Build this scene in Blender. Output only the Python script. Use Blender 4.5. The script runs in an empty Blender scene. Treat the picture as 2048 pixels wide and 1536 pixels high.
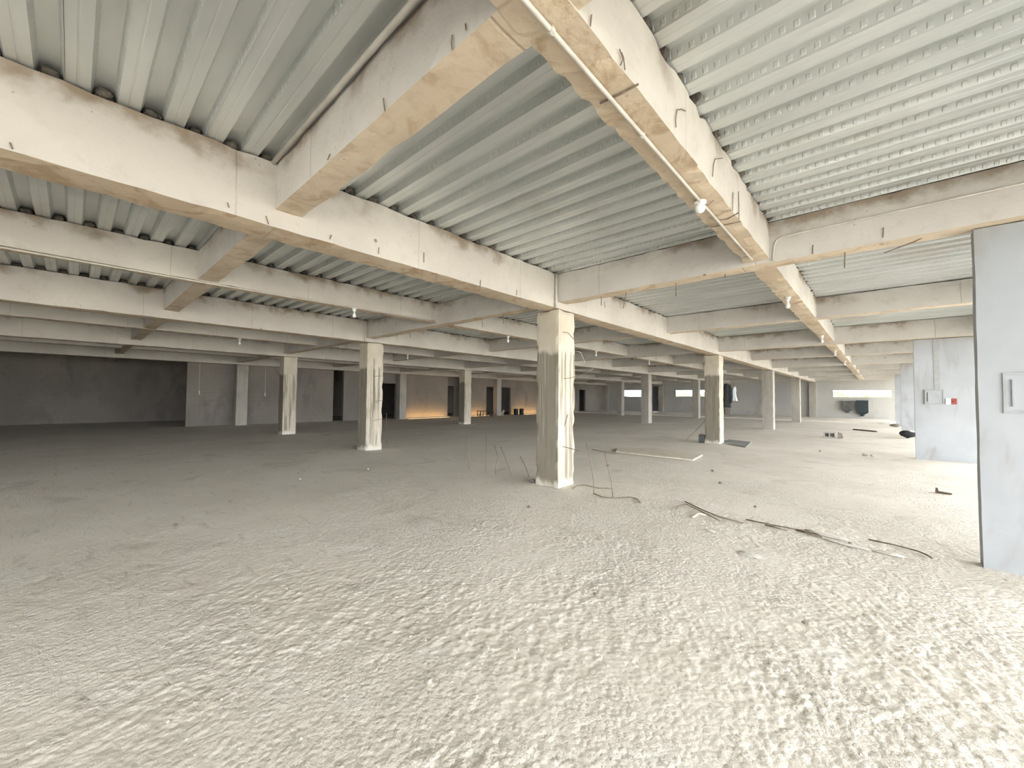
import bpy, math, random
import numpy as np
from mathutils import Matrix, Vector

random.seed(7); RNG = np.random.default_rng(7)
S = bpy.context.scene
COL = S.collection

# ------------------------------------------------------------------ camera
F_PX, PITCH, ROLL, YAW, CAM_H = 805.6, .0334, .0091, .7403, 1.5
def cam_axes():
    c, s = math.cos(YAW), math.sin(YAW)
    fw = Vector((-s*math.cos(PITCH), c*math.cos(PITCH), math.sin(PITCH)))
    rt = Vector((c, s, 0)); up = rt.cross(fw)
    r2 = math.cos(ROLL)*rt + math.sin(ROLL)*up
    u2 = -math.sin(ROLL)*rt + math.cos(ROLL)*up
    return fw, r2, u2
FW, RT, UP = cam_axes()
cd = bpy.data.cameras.new('camera'); cam = bpy.data.objects.new('camera', cd); COL.objects.link(cam)
cd.sensor_width = 36; cd.lens = F_PX/2048*36; cd.clip_start = .05; cd.clip_end = 500
m = Matrix.Identity(4)
for i in range(3):
    m[i][0] = RT[i]; m[i][1] = UP[i]; m[i][2] = -FW[i]
m[2][3] = CAM_H
cam.matrix_world = m
S.camera = cam

# ------------------------------------------------------------------ light
w = bpy.data.worlds.new('world'); S.world = w; w.use_nodes = True
bg = w.node_tree.nodes['Background']
bg.inputs[0].default_value = (.95, .97, 1.0, 1); bg.inputs[1].default_value = 8.8
sd = bpy.data.lights.new('sun', 'SUN'); sun = bpy.data.objects.new('sun', sd); COL.objects.link(sun)
sd.energy = 9.0; sd.angle = .02; sd.color = (1, .95, .87)
sun.rotation_euler = Vector((.55, .45, -1.25)).to_track_quat('-Z', 'Y').to_euler()
pd = bpy.data.lights.new('facade_portal', 'AREA'); pd.shape = 'RECTANGLE'; pd.size = 58; pd.size_y = 3.05
pd.cycles.is_portal = True
po = bpy.data.objects.new('facade_portal', pd); COL.objects.link(po)
po.location = (3.0, 14.5, 1.5)
po.rotation_euler = Matrix(((0, 0, 1), (1, 0, 0), (0, 1, 0))).to_euler()
vs = S.view_settings
vs.view_transform = 'Standard'; vs.look = 'None'; vs.gamma = 1; vs.use_curve_mapping = False
vs.exposure = 0.58

# ------------------------------------------------------------------ helpers
def ray(u, v):
    return FW + RT*((u-1024)/F_PX) - UP*((v-768)/F_PX)
def at(u, v, **k):                      # a photo pixel met with the plane it lies on
    d = ray(u, v); o = (0, 0, CAM_H)
    for a, n in (('x', 0), ('y', 1), ('z', 2)):
        if a in k:
            t = (k[a]-o[n])/d[n]
            return Vector((d.x*t, d.y*t, CAM_H+d.z*t))

def _h(ix, iy, iz, seed):
    n = (ix.astype(np.int64)*374761393 + iy.astype(np.int64)*668265263 + iz.astype(np.int64)*2147483647 + seed*974634777) & 0xffffffff
    n = ((n ^ (n >> 13))*1274126177) & 0xffffffff
    n = (n ^ (n >> 16)) & 0xffffffff
    return n.astype(float)/0xffffffff*2-1
def vnoise(P, scale=1., seed=0):
    P = np.asarray(P, float)*scale
    i = np.floor(P); f = P-i; f = f*f*(3-2*f)
    r = 0
    for dx in (0, 1):
        for dy in (0, 1):
            for dz in (0, 1):
                wgt = (f[:, 0] if dx else 1-f[:, 0])*(f[:, 1] if dy else 1-f[:, 1])*(f[:, 2] if dz else 1-f[:, 2])
                r = r + wgt*_h(i[:, 0]+dx, i[:, 1]+dy, i[:, 2]+dz, seed)
    return r

def tag(o, label=None, cat=None, group=None, kind=None):
    if label: o['label'] = label
    if cat: o['category'] = cat
    if group: o['group'] = group
    if kind: o['kind'] = kind
    return o
def mesh_obj(name, V, F, mats, parent=None, loc=(0, 0, 0), mi=None, smooth=False):
    me = bpy.data.meshes.new(name)
    me.from_pydata([tuple(v) for v in V], [], [tuple(f) for f in F])
    if not isinstance(mats, (list, tuple)): mats = [mats]
    for mt in mats: me.materials.append(mt)
    if mi is not None: me.polygons.foreach_set('material_index', list(mi))
    if smooth: me.polygons.foreach_set('use_smooth', [True]*len(me.polygons))
    me.update()
    o = bpy.data.objects.new(name, me); COL.objects.link(o); o.location = loc
    if parent: o.parent = parent
    return o
def empty(name, loc=(0, 0, 0), rz=0):
    o = bpy.data.objects.new(name, None); COL.objects.link(o); o.location = loc; o.rotation_euler.z = rz
    o.empty_display_size = .2
    return o

class MB:
    def __init__(s): s.V = []; s.F = []; s.M = []
    def add(s, V, F, mi=0):
        n = len(s.V); s.V += [tuple(v) for v in V]; s.F += [tuple(i+n for i in f) for f in F]; s.M += [mi]*len(F); return s
    def box(s, x0, x1, y0, y1, z0, z1, mi=0):
        V = [(x, y, z) for z in (z0, z1) for y in (y0, y1) for x in (x0, x1)]
        return s.add(V, [(0, 2, 3, 1), (4, 5, 7, 6), (0, 1, 5, 4), (2, 6, 7, 3), (0, 4, 6, 2), (1, 3, 7, 5)], mi)
    def hexa(s, P, mi=0):               # 8 corners: bottom ring of 4, top ring of 4
        return s.add(P, [(3, 2, 1, 0), (4, 5, 6, 7), (0, 1, 5, 4), (1, 2, 6, 5), (2, 3, 7, 6), (3, 0, 4, 7)], mi)
    def tube(s, pts, r, n=6, mi=0, caps=True):
        pts = [Vector(p) for p in pts]; k = len(pts)
        rr = r if isinstance(r, (list, tuple)) else [r]*k
        rings = []; ref = None
        for i, p in enumerate(pts):
            t = (pts[min(i+1, k-1)]-pts[max(i-1, 0)]).normalized()
            if ref is None:
                ref = Vector((0, 0, 1)) if abs(t.z) < .9 else Vector((1, 0, 0))
            a = t.cross(ref).normalized(); b = a.cross(t).normalized(); ref = b
            rings.append([p + (a*math.cos(q*2*math.pi/n)+b*math.sin(q*2*math.pi/n))*rr[i] for q in range(n)])
        V = [v for rg in rings for v in rg]; F = []
        for i in range(k-1):
            for q in range(n):
                F.append((i*n+q, i*n+(q+1) % n, (i+1)*n+(q+1) % n, (i+1)*n+q))
        if caps: F += [tuple(range(n-1, -1, -1)), tuple((k-1)*n+q for q in range(n))]
        return s.add(V, F, mi)
    def lathe(s, prof, n=12, mi=0, c=(0, 0, 0)):
        V = []; F = []
        for r, z in prof:
            for q in range(n): V.append((c[0]+r*math.cos(q*2*math.pi/n), c[1]+r*math.sin(q*2*math.pi/n), c[2]+z))
        for i in range(len(prof)-1):
            for q in range(n): F.append((i*n+q, i*n+(q+1) % n, (i+1)*n+(q+1) % n, (i+1)*n+q))
        F += [tuple(range(n-1, -1, -1)), tuple((len(prof)-1)*n+q for q in range(n))]
        return s.add(V, F, mi)
    def build(s, name, mats, parent=None, loc=(0, 0, 0), smooth=False):
        return mesh_obj(name, s.V, s.F, mats, parent, loc, s.M, smooth)

def rough_box(name, ax, ay, az, mats, loc, jit=.003, chip=.012, seed=0, parent=None, soffit=False, freq=6.):
    """box with surface grid lines ax/ay/az (local), uneven faces and chipped edges"""
    ax, ay, az = [np.asarray(a, float) for a in (ax, ay, az)]
    idx = {}; V = []; F = []; MI = []
    def vid(i, j, k):
        key = (i, j, k)
        if key not in idx:
            idx[key] = len(V); V.append((ax[i], ay[j], az[k]))
        return idx[key]
    nx, ny, nz = len(ax)-1, len(ay)-1, len(az)-1
    for i in range(nx):
        for j in range(ny):
            F.append((vid(i, j, 0), vid(i, j+1, 0), vid(i+1, j+1, 0), vid(i+1, j, 0))); MI.append(1 if soffit else 0)
            F.append((vid(i, j, nz), vid(i+1, j, nz), vid(i+1, j+1, nz), vid(i, j+1, nz))); MI.append(0)
    for i in range(nx):
        for k in range(nz):
            F.append((vid(i, 0, k), vid(i+1, 0, k), vid(i+1, 0, k+1), vid(i, 0, k+1))); MI.append(0)
            F.append((vid(i, ny, k), vid(i, ny, k+1), vid(i+1, ny, k+1), vid(i+1, ny, k))); MI.append(0)
    for j in range(ny):
        for k in range(nz):
            F.append((vid(0, j, k), vid(0, j, k+1), vid(0, j+1, k+1), vid(0, j+1, k))); MI.append(0)
            F.append((vid(nx, j, k), vid(nx, j+1, k), vid(nx, j+1, k+1), vid(nx, j, k+1))); MI.append(0)
    keys = np.array(list(idx.keys())); P = np.array(V)
    W = P + np.array(loc)
    sg = np.stack([np.where(keys[:, a] == 0, 1., np.where(keys[:, a] == n, -1., 0.)) for a, n in enumerate((nx, ny, nz))], 1)
    cnt = (sg != 0).sum(1)
    c1 = np.clip(.35+.9*vnoise(W, freq, seed), .12, 2)*chip
    P = P + sg*((cnt >= 2)*c1)[:, None]
    d = np.stack([vnoise(W, freq*.5, seed+a+1) for a in range(3)], 1)*jit
    P = P + d
    return mesh_obj(name, P, F, mats, parent, loc, MI)
def steps(a, b, fine, lo=None, hi=None, coarse=None):
    if coarse is None: return np.linspace(a, b, max(2, int(round((b-a)/fine))+1))
    parts = []
    lo = max(a, lo); hi = min(b, hi)
    if lo > a: parts.append(np.linspace(a, lo, max(2, int((lo-a)/coarse)+2))[:-1])
    parts.append(np.linspace(lo, hi, max(2, int((hi-lo)/fine)+1)))
    if hi < b: parts.append(np.linspace(hi, b, max(2, int((b-hi)/coarse)+2))[1:])
    return np.concatenate(parts)

def lump(r, seed, sq=(1, 1, .7), nu=10, nv=7):
    V = []; F = []
    for a in range(nv+1):
        for b in range(nu):
            th = math.pi*a/nv; ph = 2*math.pi*b/nu
            V.append((math.sin(th)*math.cos(ph)*sq[0], math.sin(th)*math.sin(ph)*sq[1], math.cos(th)*sq[2]))
    V = np.array(V); d = 1+.28*vnoise(V, 1.7, seed)+.12*vnoise(V, 4, seed+1); V = V*d[:, None]*r
    V[:, 2] -= V[:, 2].min()
    for a in range(nv):
        for b in range(nu): F.append((a*nu+b, (a+1)*nu+b, (a+1)*nu+(b+1) % nu, a*nu+(b+1) % nu))
    return V, F
# ------------------------------------------------------------------ materials
class NT:
    def __init__(s, name):
        s.m = bpy.data.materials.new(name); s.m.use_nodes = True
        s.t = s.m.node_tree; s.b = s.t.nodes['Principled BSDF']
        s.b.inputs['Specular IOR Level'].default_value = .3
        s.tc = s.t.nodes.new('ShaderNodeTexCoord'); s.geo = s.t.nodes.new('ShaderNodeNewGeometry')
    def n(s, typ, ins=None, **kw):
        nd = s.t.nodes.new(typ)
        for k, v in kw.items(): setattr(nd, k, v)
        for k, v in (ins or {}).items():
            if isinstance(v, bpy.types.NodeSocket): s.t.links.new(v, nd.inputs[k])
            else: nd.inputs[k].default_value = v
        return nd
    def co(s, scale=(1, 1, 1), rot=(0, 0, 0), src=None):
        return s.n('ShaderNodeMapping', {0: src or s.geo.outputs['Position'], 'Scale': scale, 'Rotation': rot}).outputs[0]
    def noise(s, vec, scale, detail=4, rough=.55, dist=0):
        return s.n('ShaderNodeTexNoise', {'Vector': vec, 'Scale': scale, 'Detail': detail, 'Roughness': rough, 'Distortion': dist}).outputs[0]
    def ramp(s, fac, a, b, va=0., vb=1.):
        return s.n('ShaderNodeMapRange', {0: fac, 1: a, 2: b, 3: va, 4: vb}, interpolation_type='SMOOTHSTEP').outputs[0]
    def mix(s, fac, a, b):
        nd = s.t.nodes.new('ShaderNodeMix'); nd.data_type = 'RGBA'
        for idx, v in ((0, fac), (6, a), (7, b)):
            if isinstance(v, bpy.types.NodeSocket): s.t.links.new(v, nd.inputs[idx])
            else: nd.inputs[idx].default_value = (*v, 1) if idx and len(v) == 3 else v
        return nd.outputs[2]
    def math(s, op, a, b=0.):
        return s.n('ShaderNodeMath', {0: a, 1: b}, operation=op).outputs[0]
    def bump(s, h, dist, strength=1., prev=None):
        ins = {'Height': h, 'Distance': dist, 'Strength': strength}
        if prev is not None: ins['Normal'] = prev
        return s.n('ShaderNodeBump', ins).outputs[0]
    def xyz(s, src=None):
        return s.n('ShaderNodeSeparateXYZ', {0: src or s.geo.outputs['Position']}).outputs
    def out(s, color=None, rough=None, normal=None, metallic=None):
        for k, v in (('Base Color', color), ('Roughness', rough), ('Normal', normal), ('Metallic', metallic)):
            if v is None: continue
            if isinstance(v, bpy.types.NodeSocket): s.t.links.new(v, s.b.inputs[k])
            else: s.b.inputs[k].default_value = (*v, 1) if k == 'Base Color' else v
        return s.m

def concrete(name, base, base2, dark, joints=0., spots=.0, stain=None, streak=.0, bump=.004, axis=1, blot=None):
    t = NT(name); P = t.co()
    c = t.mix(t.ramp(t.noise(P, .9, 5), .35, .65), base, base2)
    c = t.mix(t.math('MULTIPLY', t.ramp(t.noise(P, 7, 4, .65), .5, .8), .35), c, dark)
    if streak:
        st = t.noise(t.co((9, 9, .5)), 1., 5, .6)
        c = t.mix(t.math('MULTIPLY', t.ramp(st, .52, .7), streak), c, dark)
    if spots:
        v = t.n('ShaderNodeTexVoronoi', {'Vector': P, 'Scale': 3.1}).outputs[0]
        rnd = t.noise(P, 2.3, 2)
        sp = t.math('MULTIPLY', t.ramp(v, .05, .085, 1, 0), t.ramp(rnd, .5, .56))
        c = t.mix(t.math('MULTIPLY', sp, spots), c, (.16, .14, .11))
        v2 = t.n('ShaderNodeTexVoronoi', {'Vector': P, 'Scale': 11.}).outputs[0]
        sp2 = t.math('MULTIPLY', t.ramp(v2, .06, .1, 1, 0), t.ramp(t.noise(P, 1.1, 2), .52, .6))
        c = t.mix(t.math('MULTIPLY', sp2, spots*.7), c, (.22, .19, .15))
    if stain is not None:
        z = t.xyz()[2]
        s1 = t.math('MULTIPLY', t.ramp(t.math('ADD', z, t.math('MULTIPLY', t.noise(P, 4, 5), .5)), 3.66, 3.86), t.ramp(t.noise(P, .9, 4), .42, .58))
        c = t.mix(t.math('MULTIPLY', s1, .8), c, stain)
    if blot is not None:
        bl = t.noise(P, 3.4, 7, .68, .7)
        c = t.mix(t.math('MULTIPLY', t.ramp(bl, .49, .64), .7), c, blot)
        c = t.mix(t.math('MULTIPLY', t.ramp(t.noise(P, 2.1, 5, .6), .56, .72), .5), c, (.70, .62, .49))
    h = t.noise(P, 30, 3, .65)
    nb = t.bump(h, bump)
    if joints:
        # shutter-board joints: thin lines across the length of the beam
        s = t.xyz()[axis]
        fr = t.math('FRACT', t.math('DIVIDE', t.math('ADD', s, t.math('MULTIPLY', t.noise(P, 1.5, 1), .04)), joints))
        ln = t.ramp(t.math('ABSOLUTE', t.math('SUBTRACT', fr, .5)), 0., .006, 1, 0)
        c = t.mix(t.math('MULTIPLY', ln, .3), c, dark)
        nb = t.bump(ln, -.004, 1, nb)
    return t.out(c, t.ramp(t.noise(P, 12, 3), .3, .7, .75, .95), nb)

M = {}
M['beam'] = concrete('beam_concrete', (.585, .555, .50), (.51, .48, .435), (.38, .34, .285), 1.83, .8, (.20, .14, .08))
M['beam_x'] = concrete('cross_beam_concrete', (.60, .575, .535), (.53, .505, .47), (.35, .32, .27), 2.13, .8, (.22, .16, .10), axis=0)
M['soffit'] = concrete('soffit_concrete', (.62, .52, .39), (.53, .43, .31), (.30, .22, .14), 2.44, .9, None, 0, .006, 1, (.36, .25, .15))
M['soffit_x'] = concrete('cross_soffit_concrete', (.64, .54, .41), (.57, .47, .35), (.34, .26, .17), 2.44, .9, None, axis=0, blot=(.42, .31, .20))
M['column'] = concrete('column_concrete', (.46, .435, .38), (.38, .355, .31), (.22, .195, .16), 0, .5, None, .5)
def column_stained():
    t = NT('stained_column'); P = t.co(); z = t.xyz()[2]
    base = t.mix(t.ramp(t.noise(P, 1.6, 5), .35, .65), (.62, .57, .47), (.53, .48, .38))
    st = t.noise(t.co((13, 13, .55)), 1., 6, .62, .4)
    st2 = t.noise(t.co((30, 30, .8)), 1., 4, .6)
    zz = t.math('ADD', z, t.math('MULTIPLY', t.noise(t.co((7, 7, 1)), 1., 3), .35))
    body = t.math('MULTIPLY', t.ramp(zz, .22, .34), t.ramp(zz, 2.42, 2.52, 1, 0))
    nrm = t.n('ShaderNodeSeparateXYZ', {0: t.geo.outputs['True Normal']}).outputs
    shaded_stain = t.ramp(nrm[1], -.8, -.4, 1, 0)           # side away from the light painted darker: its shade added to the grey stain
    base = t.mix(t.math('MULTIPLY', shaded_stain, t.math('MULTIPLY', body, .85)), base, (.205, .185, .145))
    c = t.mix(t.math('MULTIPLY', t.ramp(st, .46, .62), t.math('MULTIPLY', body, .8)), base, (.20, .18, .14))
    c = t.mix(t.math('MULTIPLY', t.ramp(st2, .55, .7), t.math('MULTIPLY', body, .32)), c, (.66, .62, .54))
    c = t.mix(t.math('MULTIPLY', t.ramp(zz, .2, .3, 1, 0), .7), c, (.66, .65, .60))
    h = t.math('ADD', t.noise(P, 22, 6, .65), t.math('MULTIPLY', st, .9))
    return t.out(c, .9, t.bump(h, .008))
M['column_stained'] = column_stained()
def plaster():
    t = NT('grey_plaster'); P = t.co()
    c = t.mix(t.ramp(t.noise(P, .8, 4), .35, .65), (.41, .43, .45), (.35, .37, .385))
    c = t.mix(t.math('MULTIPLY', t.ramp(t.noise(t.co((1.6, 1.6, .55)), 1.3, 4, .55, .6), .50, .68), .7), c, (.285, .275, .255))
    return t.out(c, .9, t.bump(t.noise(P, 14, 5), .003))
M['plaster'] = plaster()
def wall_mat(name, a, b, d):
    t = NT(name); P = t.co()
    c = t.mix(t.ramp(t.noise(P, .35, 4), .38, .62), a, b)
    c = t.mix(t.math('MULTIPLY', t.ramp(t.noise(t.co((.7, .7, .35)), 1.4, 5, .6, .5), .52, .7), .6), c, d)
    x, y, z = t.xyz()
    v = t.n('ShaderNodeCombineXYZ', {0: t.math('ADD', x, y), 1: z, 2: 0.}).outputs[0]
    br = t.n('ShaderNodeTexBrick', {'Vector': v, 'Scale': 1., 'Brick Width': .4, 'Row Height': .2, 'Mortar Size': .008, 'Mortar Smooth': .6})
    nb = t.bump(br.outputs['Fac'], -.004, 1, t.bump(t.noise(P, 18, 5), .004))
    c = t.mix(t.math('MULTIPLY', br.outputs['Fac'], .25), c, d)
    return t.out(c, .93, nb)
M['wall_block'] = wall_mat('block_wall', (.29, .26, .225), (.235, .215, .19), (.16, .145, .13))
M['wall_end'] = wall_mat('end_wall_plaster', (.50, .49, .455), (.44, .44, .425), (.36, .33, .285))
def deck():
    t = NT('galvanised_deck'); P = t.co()
    c = t.mix(t.ramp(t.noise(t.co((.5, 3, 1)), 1., 4), .35, .65), (.66, .68, .66), (.57, .59, .57))
    c = t.mix(t.math('MULTIPLY', t.ramp(t.noise(P, .55, 5, .6), .55, .72), .4), c, (.43, .37, .30))
    em = t.n('ShaderNodeTexWave', {'Vector': t.co((1, .0, .0)), 'Scale': 4.5, 'Distortion': 0.}, wave_type='BANDS', bands_direction='X').outputs[1]
    z = t.xyz()[2]
    flank = t.math('MULTIPLY', t.ramp(z, 3.61, 3.625), t.ramp(z, 3.64, 3.655, 1, 0))
    nb = t.bump(t.math('MULTIPLY', t.ramp(em, .55, .8), flank), .004, 1, t.bump(t.noise(P, 6, 3), .002))
    return t.out(c, t.ramp(t.noise(P, 3, 4), .3, .7, .30, .46), nb, .5)
M['deck'] = deck()
def floor_mat():
    t = NT('rough_floor'); P = t.co()
    c = t.mix(t.ramp(t.noise(P, .5, 5), .35, .65), (.82, .775, .69), (.75, .705, .62))
    c = t.mix(t.math('MULTIPLY', t.ramp(t.noise(P, 2.2, 4, .62), .52, .72), .5), c, (.86, .835, .775))
    c = t.mix(t.math('MULTIPLY', t.ramp(t.noise(P, 1.1, 4, .6, .5), .56, .74), .6), c, (.56, .515, .445))
    sc = t.noise(t.co((1.2, 5, 1), (0, 0, -.5)), 1.6, 4, .7, .4)
    c = t.mix(t.math('MULTIPLY', t.ramp(sc, .57, .70), .5), c, (.50, .46, .40))
    c = t.mix(t.math('MULTIPLY', t.ramp(t.noise(P, 9, 3, .7), .60, .74), .55), c, (.50, .46, .39))
    rough = t.math('ADD', .4, t.ramp(t.noise(P, .7, 3), .4, .62, 0, .75))
    h1 = t.noise(P, 26, 5, .72)
    st = t.noise(t.co((3.2, 20, 1), (0, 0, -.95)), 1., 4, .68, .6)
    v = t.n('ShaderNodeTexVoronoi', {'Vector': P, 'Scale': 34.}, feature='F1').outputs[0]
    h = t.math('MULTIPLY', t.math('ADD', t.math('ADD', h1, t.math('MULTIPLY', st, 1.2)), t.math('MULTIPLY', v, -.5)), rough)
    return t.out(c, .95, t.bump(h, .016, .9))
M['floor'] = floor_mat()
def simple(name, col, rough=.8, metal=0., var=.25, scale=8., bump=.002):
    t = NT(name); P = t.co(src=t.tc.outputs['Object'])
    d = tuple(x*(1-var) for x in col)
    c = t.mix(t.ramp(t.noise(P, scale, 5), .3, .7), col, d)
    return t.out(c, rough, t.bump(t.noise(P, scale*4, 4), bump), metal)
M['mortar'] = simple('rough_mortar', (.13, .115, .095), .95, 0, .6, 9, .02)
M['slab'] = simple('slab_concrete', (.35, .34, .32), .95)
M['rust'] = simple('rusty_rebar', (.27, .215, .165), .8, .2, .4, 20)
M['conduit'] = simple('grey_conduit', (.62, .59, .53), .5, .1, .2, 5)
M['white'] = simple('white_plastic', (.86, .86, .83), .4, 0, .08)
M['glass'] = simple('bulb_glass', (.92, .92, .90), .15, 0, .03)
M['red'] = simple('red_plastic', (.34, .07, .06), .5, 0, .2)
M['box_grey'] = simple('grey_box', (.36, .375, .375), .7, 0, .15)
M['black'] = simple('black_cloth', (.035, .037, .04), .9, 0, .4, 14, .006)
M['pale_cloth'] = simple('pale_cloth', (.52, .56, .57), .9, 0, .15, 10, .006)
M['bin'] = simple('dark_plastic', (.035, .05, .055), .5, 0, .3, 6)
M['bin_grey'] = simple('worn_dark_plastic', (.13, .135, .13), .7, 0, .4, 4)
M['wood'] = simple('old_board', (.76, .70, .59), .85, 0, .15, 5)
M['dark_wood'] = simple('dark_timber', (.12, .085, .055), .85, 0, .4, 6)
M['steel_sheet'] = simple('grey_sheet', (.36, .37, .36), .6, .3, .2, 3)
M['block'] = simple('cinder_block', (.50, .48, .43), .95, 0, .3, 12, .008)
M['stone'] = simple('stone', (.52, .49, .43), .95, 0, .35, 15, .01)
M['dark_stone'] = simple('dark_rubble', (.22, .195, .165), .95, 0, .35, 15, .01)
M['dry_mortar'] = simple('dry_mortar', (.78, .75, .68), .95, 0, .15, 12, .006)
M['door'] = simple('steel_door', (.13, .14, .155), .6, .1, .2, 2)
M['leaf'] = simple('leaves', (.26, .40, .14), .7, 0, .4, 1.5)
M['bark'] = simple('bark', (.14, .10, .07), .9)
M['ground'] = simple('pale_ground', (.52, .49, .43), .95, 0, .2, .3)
def emis(name, col, st):
    t = NT(name); t.b.inputs['Emission Color'].default_value = (*col, 1); t.b.inputs['Emission Strength'].default_value = st
    return t.out(col, .5)
M['warm'] = emis('warm_tube', (1., .60, .22), 34.)

# ------------------------------------------------------------------ grid of the building
XC, BX, YC, BY = -4.22, 6.494, 5.757, 9.1785       # columns
SX, SY = .48, .49
ZD = 3.60                                           # underside of the steel deck
X_EDGE, X_WALL, Y_END, Y_BACK, X_REAR = 2.75, -23.95, 42.45, -14.0, -30.0
rowY = [YC+BY*j for j in range(-1, 5)]
colX = [XC-BX*i for i in range(0, 4)]

# ------------------------------------------------------------------ floor
def make_floor():
    xs = np.concatenate([np.linspace(X_REAR-.3, -12, 30)[:-1], np.linspace(-12, -6, 60)[:-1], np.linspace(-6, -3.8, 70)[:-1], np.linspace(-3.8, 1.1, 360)[:-1], np.linspace(1.1, X_EDGE, 16)])
    ys = np.concatenate([np.linspace(Y_BACK-.3, -.8, 16)[:-1], np.linspace(-.8, .2, 40)[:-1], np.linspace(.2, 5., 350)[:-1], np.linspace(5., 8., 110)[:-1], np.linspace(8, 14, 70)[:-1], np.linspace(14, Y_END+.3, 60)])
    X, Y = np.meshgrid(xs, ys, indexing='ij'); P = np.stack([X.ravel(), Y.ravel(), 0*X.ravel()], 1)
    d = np.hypot(P[:, 0]+.5, P[:, 1]-1.)
    near = np.clip(1.25-d/7.2, 0, 1)
    patch = np.clip(.55+1.1*vnoise(P, 1.1, 3)+.6*vnoise(P, 2.9, 4), 0, 1)
    r = np.array([[math.cos(.95), -math.sin(.95)], [math.sin(.95), math.cos(.95)]])
    Q = P.copy(); Q[:, :2] = P[:, :2]@r.T; Q[:, 1] *= 4
    z = .003*vnoise(P, 1.3, 5)*np.clip(near*2, .15, 1)
    z += near*(.3+.7*patch)*(.0018*vnoise(P, 6, 6)+.0028*vnoise(P, 15, 7)+.004*np.abs(vnoise(P, 27, 8))+.0034*vnoise(P, 52, 18)+.0035*vnoise(Q, 9., 9))
    P[:, 2] = z-.004
    nx, ny = len(xs), len(ys)
    a = (np.arange(nx-1)[:, None]*ny+np.arange(ny-1)[None]).ravel()
    F = np.stack([a, a+ny, a+ny+1, a+1], 1)
    me = bpy.data.meshes.new('floor'); me.from_pydata(P.tolist(), [], F.tolist()); me.materials.append(M['floor'])
    me.polygons.foreach_set('use_smooth', [True]*len(me.polygons))
    o = bpy.data.objects.new('floor', me); COL.objects.link(o); tag(o, kind='structure')
    return o
FLOOR = make_floor()
MB().box(X_WALL, .52, 35.3, Y_END, -.02, .10).build('raised_strip', M['floor'], FLOOR)
MB().box(X_REAR-.3, X_EDGE, Y_BACK-.3, Y_END+.3, -.45, -.06).build('floor_slab', M['slab'], FLOOR)

# ------------------------------------------------------------------ ceiling: slab above, profiled steel sheets below
CEIL = tag(MB().box(X_REAR-.3, X_EDGE+4.0, Y_BACK-.3, Y_END+.3, 3.672, 3.85).build('ceiling', M['slab']), kind='structure')  # overhang past the open edge is unseen, added to cut high sky light
PER = .255
PROF = [(0, 0), (.050, 0), (.054, .003), (.060, .003), (.064, 0), (.118, 0), (.140, .064), (.233, .064)]
def deck_strip(length, nper):
    pts = [(k*PER+y, z) for k in range(nper) for y, z in PROF] + [(nper*PER-.002, 0), (nper*PER-.002, -.004)]
    V = []; F = []
    for x in (-length/2, length/2):
        V += [(x, y, z) for y, z in pts]
    n = len(pts)
    for i in range(n-1): F.append((i, i+1, n+i+1, n+i))
    return V, F
girX = sorted([2.274] + [XC+.04-BX*i for i in range(4)] + [XC+.04+BX/2-BX*i for i in range(4)])   # lines of the beams running along the hall
girX = [X_REAR] + girX
near_me = {}
restV, restF = [], []
PITCH_S = 3*PER
y0 = 1.31+.13-12*PITCH_S
nsheet = int((Y_END-y0)/PITCH_S)+1
cand = []
for b in range(len(girX)-1):
    xa, xb = girX[b], girX[b+1]
    for k in range(nsheet):
        y = y0+k*PITCH_S
        cx = (xa+xb)/2
        cand.append((math.hypot(cx, y-.5)*(1. if (y > -2 and cx*-.674+y*.738 > -1) else 3.), xa, xb, y))
cand.sort()
for n_, (d_, xa, xb, y) in enumerate(cand):
    L = xb-xa
    if n_ < 170:
        key = round(L, 3)
        if key not in near_me:
            V, F = deck_strip(L, 3)
            me = bpy.data.meshes.new('deck_sheet'); me.from_pydata(V, [], F); me.materials.append(M['deck']); near_me[key] = me
        o = bpy.data.objects.new('deck_sheet', near_me[key]); COL.objects.link(o); o.parent = CEIL
        o.location = ((xa+xb)/2, y, ZD+.002+random.uniform(0, .0025))
    else:
        V, F = deck_strip(L, 3); n0 = len(restV)
        restV += [(v[0]+(xa+xb)/2, v[1]+y, v[2]+ZD+.003) for v in V]; restF += [tuple(i+n0 for i in f) for f in F]
tag(mesh_obj('deck_sheets', restV, restF, M['deck'], CEIL), kind='stuff')

# ------------------------------------------------------------------ beams
BM = [M['beam'], M['soffit']]; BMX = [M['beam_x'], M['soffit_x']]
def y_beam(name, xc, wd, zb, label, group, seed, chip=.012, fine=.14):
    zt = ZD-.006
    ay = steps(Y_BACK, Y_END, fine, -1.5, 11., .9)-0
    o = rough_box(name, np.linspace(-wd/2, wd/2, 4), ay, np.linspace(0, zt-zb, 5), BM, (xc, 0, zb), .0035, chip, seed, None, True, 7. if fine > .1 else 13.)
    tag(o, label, 'beam', group)
    fz = MB()
    y = y0+.1865
    while y < Y_END:
        if abs(y) < 16 and xc > -8:
            a = random.uniform(-.035, .012)
            V, F = lump(.05, int(y*50) % 97, (random.uniform(.7, 1.2), random.uniform(.75, 1.05), .62), 9, 6)
            fz.add([(v[0]+xc+wd/2+a-.02, v[1]+y, min(v[2]+zt-.006, 3.668)) for v in V], F)
            fz.box(xc-wd/2+.05, xc+wd/2-.07, y-.05, y+.05, zt+.004, 3.66)
        else:
            fz.box(xc-wd/2+.05, xc+wd/2-random.uniform(.02, .06), y-.05, y+.05, zt+.004, 3.66)
        y += PER
    fz.build('mortar_fill', M['mortar'], CEIL)
    return o
ordn = ['first', 'second', 'third', 'fourth', 'fifth', 'sixth', 'seventh']
GW, GZ, MW, MZ = .36, 3.01, .27, 3.16
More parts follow.
